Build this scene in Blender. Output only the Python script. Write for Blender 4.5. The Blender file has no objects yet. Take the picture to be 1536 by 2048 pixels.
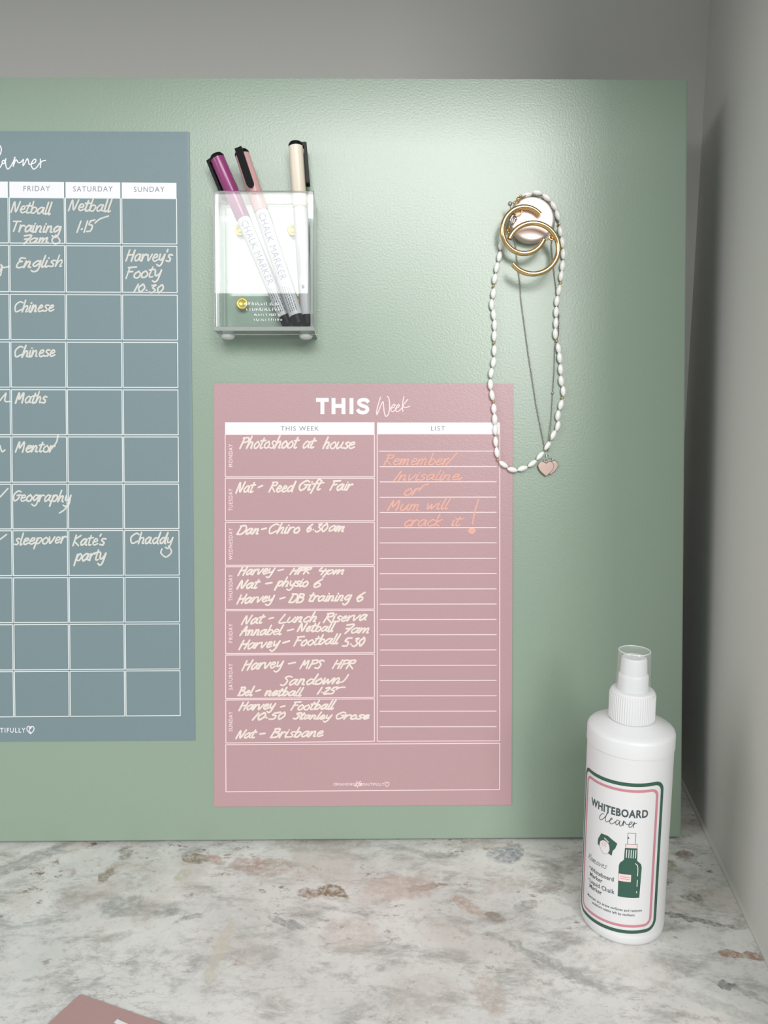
import bpy, bmesh, math, random
from mathutils import Vector, Matrix
random.seed(7)
C = bpy.context.scene.collection
MM = 0.001

# ------------------------------------------------------------------ camera
F = 1450.0                       # focal length in pixels of a 1536 x 2048 frame
PITCH, YAW, ROLL, TAU = (math.radians(a) for a in (8.24, 0.53, -0.07, 6.74))
CZ = 305.62                      # camera height over the worktop, mm
_f = Vector((math.sin(YAW)*math.cos(PITCH), math.cos(YAW)*math.cos(PITCH), -math.sin(PITCH)))
_r = Vector((math.cos(YAW), -math.sin(YAW), 0)); _u = _r.cross(_f)
CR = _r*math.cos(ROLL) + _u*math.sin(ROLL); CU = CR.cross(_f); CF = _f
cam = bpy.data.cameras.new('camera'); camo = bpy.data.objects.new('camera', cam); C.objects.link(camo)
camo.matrix_world = Matrix(((CR.x, CU.x, -CF.x, 0), (CR.y, CU.y, -CF.y, 0), (CR.z, CU.z, -CF.z, CZ*MM), (0, 0, 0, 1)))
cam.sensor_fit = 'HORIZONTAL'; cam.sensor_width = 36; cam.lens = F/1536*36
cam.clip_start = 0.01; cam.clip_end = 50
bpy.context.scene.camera = camo

# ------------------------------------------------------------------ world, lights, exposure
sc = bpy.context.scene
sc.view_settings.view_transform = 'Standard'; sc.view_settings.look = 'None'
sc.view_settings.gamma = 1; sc.view_settings.use_curve_mapping = False
sc.view_settings.exposure = -0.20
w = bpy.data.worlds.new('world'); sc.world = w; w.use_nodes = True
w.node_tree.nodes['Background'].inputs[0].default_value = (0.93, 0.97, 1.0, 1)
w.node_tree.nodes['Background'].inputs[1].default_value = 0.54

def area(name, x, y, z, w_, h_, radiance, col, aim):
    l = bpy.data.lights.new(name, 'AREA'); l.shape = 'RECTANGLE'; l.size = w_; l.size_y = h_
    l.energy = radiance*math.pi*w_*h_; l.color = col
    o = bpy.data.objects.new(name, l); C.objects.link(o); o.location = (x, y, z)
    o.rotation_euler = (Vector(aim)-Vector((x, y, z))).to_track_quat('-Z', 'Y').to_euler()
    return o
area('window_light_front', -0.52, -2.0, 1.85, 0.46, 0.92, 8.0, (1, 0.99, 0.97), (-0.52, 0, 1.85))
area('window_light_high', 0.35, -2.0, 2.06, 1.3, 0.68, 15.0, (1, 0.99, 0.98), (0.35, 0, 2.06))
area('window_light_right', 0.95, -2.0, 1.28, 0.9, 0.84, 13.5, (1, 0.985, 0.96), (0.95, 0, 1.28))
area('window_light_left', -2.5, -0.9, 1.6, 1.5, 1.4, 4.6, (1, 0.99, 0.97), (0.1, 0.4, 0.4))
sc.cycles.transparent_max_bounces = 32

# ------------------------------------------------------------------ helpers
def srgb(r, g, b):
    def f(c):
        c /= 255.0
        return c/12.92 if c <= 0.04045 else ((c+0.055)/1.055)**2.4
    return (f(r), f(g), f(b), 1)

def mat(name, col, rough=0.5, metal=0.0, spec=0.5, bump=0.0, bscale=900, var=0.0, vscale=60, coat=0.0, sheen=0.0, sss=0.0):
    m = bpy.data.materials.new(name); m.use_nodes = True
    nt = m.node_tree; p = nt.nodes['Principled BSDF']
    p.inputs['Base Color'].default_value = col
    p.inputs['Roughness'].default_value = rough
    p.inputs['Metallic'].default_value = metal
    p.inputs['Specular IOR Level'].default_value = spec
    p.inputs['Coat Weight'].default_value = coat
    p.inputs['Coat Roughness'].default_value = 0.15
    tc = nt.nodes.new('ShaderNodeTexCoord')
    if bump:
        n = nt.nodes.new('ShaderNodeTexNoise'); n.inputs['Scale'].default_value = bscale; n.inputs['Detail'].default_value = 3
        b = nt.nodes.new('ShaderNodeBump'); b.inputs['Strength'].default_value = bump; b.inputs['Distance'].default_value = 0.0004
        nt.links.new(tc.outputs['Object'], n.inputs['Vector']); nt.links.new(n.outputs['Fac'], b.inputs['Height'])
        nt.links.new(b.outputs['Normal'], p.inputs['Normal'])
    if var:
        n2 = nt.nodes.new('ShaderNodeTexNoise'); n2.inputs['Scale'].default_value = vscale; n2.inputs['Detail'].default_value = 4
        mx = nt.nodes.new('ShaderNodeMix'); mx.data_type = 'RGBA'
        mx.inputs[6].default_value = tuple(c*(1-var) for c in col[:3])+(1,)
        mx.inputs[7].default_value = tuple(min(1, c*(1+var)) for c in col[:3])+(1,)
        nt.links.new(tc.outputs['Object'], n2.inputs['Vector']); nt.links.new(n2.outputs['Fac'], mx.inputs[0])
        nt.links.new(mx.outputs[2], p.inputs['Base Color'])
    return m

def clear_mat(name, tint, haze=0.0, hazecol=(1, 1, 1, 1), rough=0.02, ior=1.49, flat=None):
    """thin clear plastic: light passes straight, the surface mirrors by Fresnel"""
    m = bpy.data.materials.new(name); m.use_nodes = True
    nt = m.node_tree; nt.nodes.clear()
    out = nt.nodes.new('ShaderNodeOutputMaterial')
    tr = nt.nodes.new('ShaderNodeBsdfTransparent'); tr.inputs[0].default_value = tint
    gl = nt.nodes.new('ShaderNodeBsdfGlossy'); gl.inputs['Roughness'].default_value = rough; gl.inputs[0].default_value = (1, 1, 1, 1)
    df = nt.nodes.new('ShaderNodeBsdfDiffuse'); df.inputs[0].default_value = hazecol
    m1 = nt.nodes.new('ShaderNodeMixShader'); m1.inputs[0].default_value = haze
    fr = nt.nodes.new('ShaderNodeFresnel'); fr.inputs[0].default_value = ior
    m2 = nt.nodes.new('ShaderNodeMixShader')
    nt.links.new(tr.outputs[0], m1.inputs[1]); nt.links.new(df.outputs[0], m1.inputs[2])
    if flat is None: nt.links.new(fr.outputs[0], m2.inputs[0])
    else: m2.inputs[0].default_value = flat
    nt.links.new(m1.outputs[0], m2.inputs[1]); nt.links.new(gl.outputs[0], m2.inputs[2])
    nt.links.new(m2.outputs[0], out.inputs[0])
    return m

def tag(o, label=None, cat=None, group=None, kind=None):
    if label: o['label'] = label
    if cat: o['category'] = cat
    if group: o['group'] = group
    if kind: o['kind'] = kind
    return o

def empty(name, loc, rx=0.0):
    o = bpy.data.objects.new(name, None); C.objects.link(o); o.location = loc; o.rotation_euler = (rx, 0, 0)
    o.empty_display_size = 0.01
    return o

def mesh_obj(name, verts, faces, m, parent=None, smooth=False, loc=None):
    me = bpy.data.meshes.new(name); me.from_pydata([tuple(v) for v in verts], [], faces); me.update()
    if m: me.materials.append(m)
    if smooth:
        me.polygons.foreach_set('use_smooth', [True]*len(me.polygons))
    o = bpy.data.objects.new(name, me); C.objects.link(o)
    if parent: o.parent = parent
    if loc: o.location = loc
    return o

def bm_obj(name, bm, m, parent=None, smooth=False, auto=None):
    me = bpy.data.meshes.new(name); bm.to_mesh(me); bm.free()
    if m: me.materials.append(m)
    if smooth: me.polygons.foreach_set('use_smooth', [True]*len(me.polygons))
    if auto: me.set_sharp_from_angle(angle=math.radians(auto))
    o = bpy.data.objects.new(name, me); C.objects.link(o)
    if parent: o.parent = parent
    return o

def box_bm(x0, x1, y0, y1, z0, z1, bev=0.0, seg=2, bm=None):
    bm2 = bmesh.new()
    r = bmesh.ops.create_cube(bm2, size=1)
    for v in bm2.verts:
        v.co = Vector(((x0+x1)/2+v.co.x*(x1-x0), (y0+y1)/2+v.co.y*(y1-y0), (z0+z1)/2+v.co.z*(z1-z0)))
    if bev: bmesh.ops.bevel(bm2, geom=bm2.edges[:], offset=bev, segments=seg, affect='EDGES', profile=0.5)
    return bm2

def lathe(profile, n=48, center=(0, 0, 0), axis=None, closed_ends=True):
    """profile: (radius, height) list. returns verts, faces about z (or about 'axis')"""
    V, Fs = [], []
    c = Vector(center)
    if axis is None: ax = Vector((0, 0, 1)); ex = Vector((1, 0, 0)); ey = Vector((0, 1, 0))
    else:
        ax = Vector(axis).normalized(); ex = ax.orthogonal().normalized(); ey = ax.cross(ex)
    for (r, h) in profile:
        for k in range(n):
            a = 2*math.pi*k/n
            V.append(c+ax*h+ex*(r*math.cos(a))+ey*(r*math.sin(a)))
    for i in range(len(profile)-1):
        for k in range(n):
            k2 = (k+1) % n
            Fs.append((i*n+k, i*n+k2, (i+1)*n+k2, (i+1)*n+k))
    if closed_ends:
        Fs.append(tuple(reversed(range(n)))); Fs.append(tuple((len(profile)-1)*n+k for k in range(n)))
    return V, Fs

def tube(path, r, n=8, closed=False, taper=None):
    V, Fs = [], []
    P = [Vector(p) for p in path]; m = len(P)
    up = None
    for i, p in enumerate(P):
        if closed: t = (P[(i+1) % m]-P[i-1]).normalized()
        else: t = (P[min(i+1, m-1)]-P[max(i-1, 0)]).normalized()
        if up is None: up = t.orthogonal().normalized()
        up = (up-t*up.dot(t)).normalized(); s = t.cross(up)
        rr = r if taper is None else r*taper(i/(m-1))
        for k in range(n):
            a = 2*math.pi*k/n
            V.append(p+up*(rr*math.cos(a))+s*(rr*math.sin(a)))
    for i in range(m if closed else m-1):
        j = (i+1) % m
        for k in range(n):
            k2 = (k+1) % n
            Fs.append((i*n+k, i*n+k2, j*n+k2, j*n+k))
    if not closed:
        Fs.append(tuple(reversed(range(n)))); Fs.append(tuple((m-1)*n+k for k in range(n)))
    return V, Fs

def merge(parts):
    V, Fs = [], []
    for v, f in parts:
        o = len(V); V += list(v); Fs += [tuple(i+o for i in q) for q in f]
    return V, Fs

def spline(pts, sub=5):
    P = [Vector((p[0], p[1])) for p in pts]
    if len(P) < 3: return P
    out = []
    Q = [P[0]*2-P[1]]+P+[P[-1]*2-P[-2]]
    for i in range(1, len(Q)-2):
        a, b, c, d = Q[i-1:i+3]
        for k in range(sub):
            t = k/sub
            out.append(0.5*((2*b)+(c-a)*t+(2*a-5*b+4*c-d)*t*t+(3*b-a-3*c+d)*t**3))
    out.append(P[-1])
    return out

def ribbon(poly, wd, cap=True, maxseg=None):
    """flat ribbon in 2D. returns (verts2d, faces). rounded ends if cap"""
    P = []
    for p in poly:
        p = Vector((p[0], p[1]))
        if not P or (p-P[-1]).length > wd*0.02: P.append(p)
    if len(P) == 1: P.append(P[0]+Vector((wd*0.05, 0)))
    if maxseg:
        Q = [P[0]]
        for p in P[1:]:
            n = max(1, int(math.ceil((p-Q[-1]).length/maxseg))); a = Q[-1].copy()
            for k in range(1, n+1): Q.append(a.lerp(p, k/n))
        P = Q
    V, Fs = [], []; h = wd/2
    def nrm(v): v = v.normalized(); return Vector((-v.y, v.x))
    last = None
    for i, p in enumerate(P):
        if i == 0: n = nrm(P[1]-P[0]); ms = [n*h]
        elif i == len(P)-1: n = nrm(P[-1]-P[-2]); ms = [n*h]
        else:
            n1 = nrm(P[i]-P[i-1]); n2 = nrm(P[i+1]-P[i]); s = n1+n2
            if n1.dot(n2) > 0.2: ms = [s.normalized()*(h/max(0.6, math.sqrt((1+n1.dot(n2))/2)))]
            else: ms = [n1*h, n2*h]
        for q, mvec in enumerate(ms):
            V += [p+mvec, p-mvec]
            k = len(V)//2-1
            if last is not None and q == 0: Fs.append((2*last, 2*last+1, 2*k+1, 2*k))
            last = k
        if len(ms) == 2:
            o = len(V); V += [p+Vector((math.cos(a), math.sin(a)))*h for a in (j*math.pi/4 for j in range(8))]; Fs.append(tuple(range(o, o+8)))
    if cap:
        for p in (P[0], P[-1]):
            o = len(V); V += [p+Vector((math.cos(a), math.sin(a)))*h for a in (j*math.pi/4 for j in range(8))]; Fs.append(tuple(range(o, o+8)))
    return V, Fs

# ------------------------------------------------------------------ geometry of the place
def ray(x, y): return (CF*F + CR*(x-768) - CU*(y-1024)).normalized()
# board frame: origin B0 (front face), ex right, et up along the board, en out of the board
EX = Vector((1, 0, 0)); ET = Vector((0, math.sin(TAU), math.cos(TAU))); EN = Vector((0, -math.cos(TAU), math.sin(TAU)))
B0 = Vector((-115.0, 512.8, 16.2))
def bpix(x, y, d=0.0):
    """point of the board plane (raised by d mm) seen at photo pixel x, y: board coordinates s, t in mm"""
    r = ray(x, y); t = (B0+EN*d).dot(EN)/r.dot(EN); P = r*t-B0
    return Vector((P.dot(EX), P.dot(ET)))
def bworld(s, t, d=0.0):
    P = B0+EX*s+ET*t+EN*d
    return Vector((P.x*MM, P.y*MM, (P.z+CZ)*MM))
def cpix(x, y, z=0.0):
    r = ray(x, y); P = r*((z-CZ)/r.z)
    return Vector((P.x, P.y))
class BFrame:
    """a thing fixed on the board: an Empty at its base, children in local metres"""
    def __init__(s_, name, s, t, d=0.0):
        s_.o = Vector((s, t, d)); s_.root = empty(name, bworld(s, t, d), -TAU)
    def L(s_, s, t, d): return Vector(((s-s_.o.x)*MM, -(d-s_.o.z)*MM, (t-s_.o.y)*MM))
    def P(s_, x, y, d=0.0):
        q = bpix(x, y, d); return s_.L(q.x, q.y, d)

# ------------------------------------------------------------------ materials
M = {}
M['green'] = mat('sage_powder_coat', srgb(144, 164, 146), rough=0.30, spec=0.95, bump=0.25, bscale=700)
M['blue'] = mat('planner_blue_grey', srgb(121, 141, 146), rough=0.46, spec=0.45, bump=0.22, bscale=900)
M['pink'] = mat('planner_dusty_pink', srgb(187, 152, 156), rough=0.32, spec=0.55, bump=0.3, bscale=900)
M['print_white'] = mat('white_print', srgb(238, 238, 242), rough=0.4)
M['print_line'] = mat('white_line_print', srgb(226, 232, 232), rough=0.4)
M['print_pinkline'] = mat('blush_line_print', srgb(246, 222, 224), rough=0.4)
M['print_grey'] = mat('grey_print', srgb(138, 138, 150), rough=0.5)
M['chalk'] = mat('cream_chalk_ink', srgb(234, 222, 213), rough=0.85, var=0.10, vscale=900)
M['chalk_white'] = mat('pale_chalk_ink', srgb(214, 213, 206), rough=0.85, var=0.14, vscale=900)
M['chalk_salmon'] = mat('salmon_chalk_ink', srgb(232, 176, 160), rough=0.8, var=0.08, vscale=900)
M['wall'] = mat('grey_wall_paint', srgb(214, 213, 209), rough=0.75, bump=0.25, bscale=500)
M['white_plastic'] = mat('white_plastic', srgb(226, 227, 228), rough=0.38, spec=0.45)
M['label_white'] = mat('white_label_paper', srgb(226, 226, 227), rough=0.5)
M['dark_green'] = mat('dark_green_print', srgb(52, 92, 78), rough=0.5)
M['rose_print'] = mat('rose_print', srgb(205, 135, 146), rough=0.5)
M['ink'] = mat('slate_ink', srgb(72, 84, 88), rough=0.5)
M['ink_thin'] = mat('thin_script_ink', srgb(120, 124, 128), rough=0.5)
M['skin_print'] = mat('pale_pink_print', srgb(240, 215, 212), rough=0.5)
M['clear'] = clear_mat('clear_cap_plastic', (0.99, 1, 1, 1), haze=0.10, rough=0.1, flat=0.06)
M['clear_rim'] = clear_mat('clear_cap_rim', (0.95, 1, 0.98, 1), haze=0.45, rough=0.2, flat=0.1)
M['acrylic'] = clear_mat('clear_acrylic', (0.97, 0.985, 0.98, 1), haze=0.004, rough=0.012)
M['acrylic_edge'] = clear_mat('acrylic_edge', (0.94, 0.98, 0.96, 1), haze=0.3, hazecol=srgb(246, 252, 250), rough=0.2)
M['black'] = mat('black_plastic', srgb(10, 10, 12), rough=0.4, spec=0.2)
M['gold'] = mat('polished_gold', srgb(228, 194, 138), rough=0.11, metal=1.0)
M['gold_light'] = mat('pale_gold', srgb(245, 215, 110), rough=0.35, metal=0.6)
M['silver'] = mat('silver', srgb(190, 188, 184), rough=0.28, metal=1.0)
M['rose_silver'] = mat('silver_heart', srgb(172, 152, 143), rough=0.34, metal=1.0)
M['satin_disc'] = mat('satin_magnet', srgb(240, 222, 216), rough=0.5, metal=0.45)
M['shell'] = mat('shell_bead', srgb(250, 249, 245), rough=0.3, spec=0.6, var=0.06, vscale=420, coat=0.3)
M['thread'] = mat('thread', srgb(150, 140, 130), rough=0.8)
M['cap_purple'] = mat('purple_cap', srgb(150, 62, 120), rough=0.24, spec=0.6)
M['cap_pink'] = mat('pink_cap', srgb(212, 166, 166), rough=0.32)
M['cap_cream'] = mat('cream_cap', srgb(238, 226, 208), rough=0.34)
M['barrel'] = mat('pen_barrel', srgb(216, 214, 218), rough=0.35)
M['pen_print'] = mat('pen_print', srgb(70, 66, 110), rough=0.5)
M['bumper'] = mat('soft_bumper', srgb(222, 228, 224), rough=0.35)
M['card'] = mat('mauve_card', srgb(184, 150, 147), rough=0.55, bump=0.15, bscale=1200)
M['silicone'] = mat('grey_silicone', srgb(206, 206, 200), rough=0.5)

def stone():
    m = bpy.data.materials.new('marbled_stone'); m.use_nodes = True
    nt = m.node_tree; N = nt.nodes; Lk = nt.links; p = N['Principled BSDF']
    p.inputs['Roughness'].default_value = 0.42
    tc = N.new('ShaderNodeTexCoord'); co = tc.outputs['Object']
    def mapping(rot, scale):
        mp = N.new('ShaderNodeMapping'); mp.inputs['Rotation'].default_value = (0, 0, rot); mp.inputs['Scale'].default_value = scale
        Lk.new(co, mp.inputs['Vector']); return mp.outputs[0]
    def noise(vec, sc_, det=6, rough=0.6, dist=0.0):
        n = N.new('ShaderNodeTexNoise'); n.inputs['Scale'].default_value = sc_; n.inputs['Detail'].default_value = det
        n.inputs['Roughness'].default_value = rough; n.inputs['Distortion'].default_value = dist
        Lk.new(vec, n.inputs['Vector']); return n.outputs['Fac']
    def ramp(fac, a, b):
        r = N.new('ShaderNodeMapRange'); r.inputs['From Min'].default_value = a; r.inputs['From Max'].default_value = b
        r.interpolation_type = 'SMOOTHSTEP'; Lk.new(fac, r.inputs['Value']); return r.outputs[0]
    def mth(op, a, b):
        n = N.new('ShaderNodeMath'); n.operation = op
        for i, v in enumerate((a, b)):
            if isinstance(v, (int, float)): n.inputs[i].default_value = v
            else: Lk.new(v, n.inputs[i])
        return n.outputs[0]
    def mix(fac, a, b):
        n = N.new('ShaderNodeMix'); n.data_type = 'RGBA'
        for i, v in ((0, fac), (6, a), (7, b)):
            if isinstance(v, (int, float, tuple)): n.inputs[i].default_value = v
            else: Lk.new(v, n.inputs[i])
        return n.outputs[2]
    sep = N.new('ShaderNodeSeparateXYZ'); Lk.new(co, sep.inputs[0])
    base = mix(ramp(noise(co, 14, 5), 0.35, 0.68), srgb(232, 231, 227), srgb(214, 214, 210))
    sA = noise(mapping(math.radians(-38), (13, 24, 1)), 2.2, 12, 0.76, 0.25)
    sB = noise(mapping(math.radians(35), (12, 23, 1)), 2.2, 12, 0.76, 0.25)
    side = ramp(sep.outputs[0], -0.14, 0.0)
    sel = N.new('ShaderNodeMix'); Lk.new(side, sel.inputs[0]); Lk.new(sA, sel.inputs[2]); Lk.new(sB, sel.inputs[3]); streak = sel.outputs[0]
    c = mix(mth('MULTIPLY', ramp(streak, 0.47, 0.61), 0.8), base, srgb(176, 176, 172))
    c = mix(mth('MULTIPLY', ramp(streak, 0.58, 0.68), 0.6), c, srgb(138, 136, 130))
    fine = noise(co, 230, 6, 0.75)
    c = mix(mth('MULTIPLY', ramp(fine, 0.50, 0.72), 0.4), c, srgb(160, 158, 153))
    c = mix(mth('MULTIPLY', ramp(noise(co, 120, 6, 0.7), 0.55, 0.75), 0.5), c, srgb(240, 240, 237))
    near = ramp(sep.outputs[1], 0.30, 0.47)
    warm = mth('MULTIPLY', ramp(noise(co, 15, 6, 0.62), 0.5, 0.62), mth('ADD', mth('MULTIPLY', near, 0.7), 0.25))
    c = mix(mth('MULTIPLY', warm, 0.45), c, srgb(192, 178, 166))
    sp = mth('MULTIPLY', mth('MULTIPLY', ramp(noise(mapping(0.5, (1, 1.7, 1)), 95, 8, 0.75, 0.2), 0.54, 0.64), ramp(noise(co, 24, 4, 0.6), 0.50, 0.58)), mth('ADD', mth('MULTIPLY', near, 0.7), 0.4))
    c = mix(mth('MULTIPLY', sp, 0.9), c, srgb(134, 112, 100))
    pk = mth('MULTIPLY', ramp(noise(co, 130, 6, 0.7), 0.56, 0.66), ramp(noise(mapping(1.1, (1, 1, 1)), 19, 3), 0.52, 0.6))
    c = mix(mth('MULTIPLY', pk, mth('MULTIPLY', near, 0.7)), c, srgb(176, 138, 130))
    vn = noise(mapping(math.radians(32), (4, 12, 1)), 2.6, 10, 0.66, 0.25)
    vein = mth('MULTIPLY', ramp(mth('ABSOLUTE', mth('SUBTRACT', vn, 0.5), 0), 0.010, 0.0), ramp(noise(co, 11, 3), 0.5, 0.62))
    c = mix(mth('MULTIPLY', vein, 0.45), c, srgb(132, 126, 120))
    # individual stains with ragged edges: pixel of the photo, radii mm, angle, colour, strength
    wob = N.new('ShaderNodeTexNoise'); wob.inputs['Scale'].default_value = 150; wob.inputs['Detail'].default_value = 5
    Lk.new(co, wob.inputs['Vector'])
    wv = N.new('ShaderNodeVectorMath'); wv.operation = 'MULTIPLY_ADD'; Lk.new(wob.outputs['Color'], wv.inputs[0])
    wv.inputs[1].default_value = (0.011, 0.011, 0); Lk.new(co, wv.inputs[2])
    for (x, y, rx, ry, ang, col, st) in STAINS:
        q = cpix(x, y)
        s1 = N.new('ShaderNodeVectorMath'); s1.operation = 'SUBTRACT'; Lk.new(wv.outputs[0], s1.inputs[0])
        s1.inputs[1].default_value = (q.x*MM+0.0055, q.y*MM+0.0055, 0)
        mp = N.new('ShaderNodeMapping'); mp.vector_type = 'TEXTURE'; mp.inputs['Rotation'].default_value = (0, 0, math.radians(ang))
        mp.inputs['Scale'].default_value = (rx*MM, ry*MM, 1); Lk.new(s1.outputs[0], mp.inputs['Vector'])
        ln = N.new('ShaderNodeVectorMath'); ln.operation = 'LENGTH'; Lk.new(mp.outputs[0], ln.inputs[0])
        mk = mth('MULTIPLY', ramp(ln.outputs['Value'], 1.15, 0.75), mth('ADD', mth('MULTIPLY', ramp(noise(co, 260, 4, 0.7), 0.38, 0.6), 0.65), 0.35))
        c = mix(mth('MULTIPLY', mk, min(1.0, st*1.2)), c, srgb(*col))
    Lk.new(c, p.inputs['Base Color'])
    return m
BR, GR, PK = (140, 124, 106), (150, 152, 150), (186, 156, 148)
STAINS = [(210, 1752, 9, 4, 80, BR, .7), (250, 1705, 5, 9, 10, (128, 122, 112), .6), (250, 1812, 16, 10, 0, (160, 164, 158), .6),
    (392, 1716, 12, 5, -15, BR, .75), (430, 1720, 8, 4, -20, PK, .7), (365, 1750, 5, 7, 0, (196, 192, 172), .7), (60, 1720, 30, 7, 45, (160, 161, 160), .6),
    (500, 1728, 14, 8, 0, PK, .6), (620, 1786, 9, 5, -10, (156, 134, 118), .85), (665, 1784, 11, 6, -25, (142, 122, 96), .9), (540, 1735, 18, 10, 10, (170, 148, 134), .5),
    (575, 1845, 14, 3, -25, GR, .7), (380, 1835, 10, 3, 30, GR, .6), (1010, 1710, 12, 9, -10, (158, 160, 166), .8), (1030, 1700, 6, 10, 0, (150, 153, 160), .7),
    (850, 1773, 14, 3, 10, BR, .7), (935, 1810, 5, 14, 40, (186, 164, 148), .65), (1105, 1775, 12, 4, 25, (166, 160, 152), .7), (1050, 1812, 10, 5, 20, (158, 158, 154), .7),
    (990, 1835, 8, 4, -40, BR, .6), (1385, 1795, 6, 5, 0, (146, 142, 136), .9), (1385, 1838, 26, 2.2, -20, (138, 136, 134), .8), (1335, 1730, 7, 6, 0, (168, 156, 138), .8),
    (1365, 1708, 7, 3, 0, (148, 124, 120), .8), (1480, 1910, 14, 3, -5, (170, 140, 124), .85), (1452, 1968, 5, 3, 0, (120, 122, 122), .85), (1100, 1925, 36, 3.5, -38, (172, 172, 170), .8),
    (440, 1900, 4, 26, -6, (206, 200, 182), .6), (700, 1870, 18, 14, 0, (206, 194, 184), .5), (800, 1775, 24, 12, 0, (200, 178, 166), .55), (1260, 1660, 30, 12, 0, (186, 170, 158), .5),
    (640, 1690, 40, 8, 0, (176, 168, 160), .5), (960, 1690, 30, 6, 0, (186, 176, 168), .5), (980, 1990, 8, 14, 10, (190, 176, 164), .5), (1010, 1770, 18, 8, 20, (196, 188, 178), .5),
    (850, 1990, 20, 16, 0, (196, 188, 180), .4), (1410, 2000, 30, 4, -30, (180, 180, 176), .5), (1500, 1990, 24, 2, -35, (160, 160, 158), .6)]
M['stone'] = stone()

# ------------------------------------------------------------------ setting
WY = 615.0                                   # back wall
ra, rb = cpix(1393.8, 1624), cpix(1536, 1921)
wd_ = (rb-ra).normalized()
def rw(y): t = (y-ra.y)/wd_.y; return ra.x+wd_.x*t
o = bm_obj('wall_back', box_bm(-1.6, rw(WY)*MM+0.02, WY*MM, WY*MM+0.1, -0.1, 0.69), M['wall']); tag(o, kind='structure')
ya, yb = WY+100, 260.0
xa, xb = rw(ya), rw(yb)
nrm_ = Vector((-wd_.y, wd_.x)) if -wd_.y > 0 else Vector((wd_.y, -wd_.x))
V = []
for z in (-0.1, 0.69):
    for (x, y) in ((xa, ya), (xb, yb), (xb+nrm_.x*100, yb+nrm_.y*100), (xa+nrm_.x*100, ya+nrm_.y*100)):
        V.append((x*MM, y*MM, z))
o = mesh_obj('wall_right', V, [(0, 3, 2, 1), (4, 5, 6, 7), (0, 1, 5, 4), (1, 2, 6, 5), (2, 3, 7, 6), (3, 0, 4, 7)], M['wall']); tag(o, kind='structure')
# worktop: a stone slab butting on both walls
cf = 20.0
V = []
for z in (-0.03, 0.0):
    for (x, y) in ((-1600, WY), (rw(WY), WY), (rw(cf), cf), (-1600, cf)): V.append((x*MM, y*MM, z))
o = mesh_obj('countertop', V, [(0, 1, 2, 3), (7, 6, 5, 4), (0, 4, 5, 1), (1, 5, 6, 2), (2, 6, 7, 3), (3, 7, 4, 0)], M['stone'])
tag(o, 'pale grey marbled stone countertop with brown and pink stains under the board', 'countertop')
# silicone joint between worktop and right wall
prof = [(0, 0.0), (-2.0, 0.0), (-1.8, 0.6), (-0.8, 1.5), (0, 2.0)]
V, Fs = [], []
ys = [WY-0.5-i*(WY-cf)/24 for i in range(25)]
for y in ys:
    for (px, pz) in prof:
        V.append(((rw(y)+px)*MM, y*MM, pz*MM+0.0001))
n = len(prof)
for i in range(24):
    for k in range(n-1): Fs.append((i*n+k, i*n+k+1, (i+1)*n+k+1, (i+1)*n+k))
o = mesh_obj('trim_1', V, Fs, M['silicone'], smooth=True); tag(o, kind='structure')
o = bm_obj('added_wall_left', box_bm(-1.02, -0.98, 0.1, WY*MM, 0.0, 0.69), M['wall']); tag(o, kind='structure')  # unseen wall, added to cut ambient light from the left
# unseen cabinet soffit added over the nook to shade its top
o = bm_obj('overhead_cabinet', box_bm(-1.6, 0.42, 0.26, WY*MM+0.1, 0.69, 0.83), M['wall']); tag(o, kind='structure')

# ------------------------------------------------------------------ the board
TB, BB, RB, LB, TH = 209.7, -321.7, 330.6, -560.0, 50.0
fr = BFrame('magnetic_board', 0, BB, -TH)
tag(fr.root, 'large sage green magnetic board leaning on the countertop before the grey wall', 'board')
def bbox(fr, s0, s1, t0, t1, d0, d1, bev=0.0):
    a = fr.L(s0, t0, d1); b = fr.L(s1, t1, d0)
    return box_bm(a.x, b.x, a.y, b.y, a.z, b.z, bev)
bm = bbox(fr, LB, RB, BB, TB, -TH, 0)
for v in bm.verts:      # the tray stands flat: its back lower edge is cut to the worktop
    if v.co.y > 0-1e-4 and v.co.z < 0.1: v.co.z += (TH-19.0)*math.tan(TAU)*MM
bmesh.ops.bevel(bm, geom=bm.edges[:], offset=0.0009, segments=2, affect='EDGES')
bm_obj('panel', bm, M['green'], fr.root, smooth=True, auto=40)
# hidden rear prop that carries the lean
q2 = bworld(-150, -60, -TH)
V, Fs = tube([(q2.x, q2.y+0.002, q2.z), (q2.x, WY*MM-0.012, 0.0062)], 0.005, 8)
inv = (Matrix.Translation(bworld(0, BB, -TH)) @ Matrix.Rotation(-TAU, 4, 'X')).inverted()
mesh_obj('prop_strut', [inv @ Vector(v) for v in V], Fs, M['green'], fr.root, smooth=True)

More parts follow.
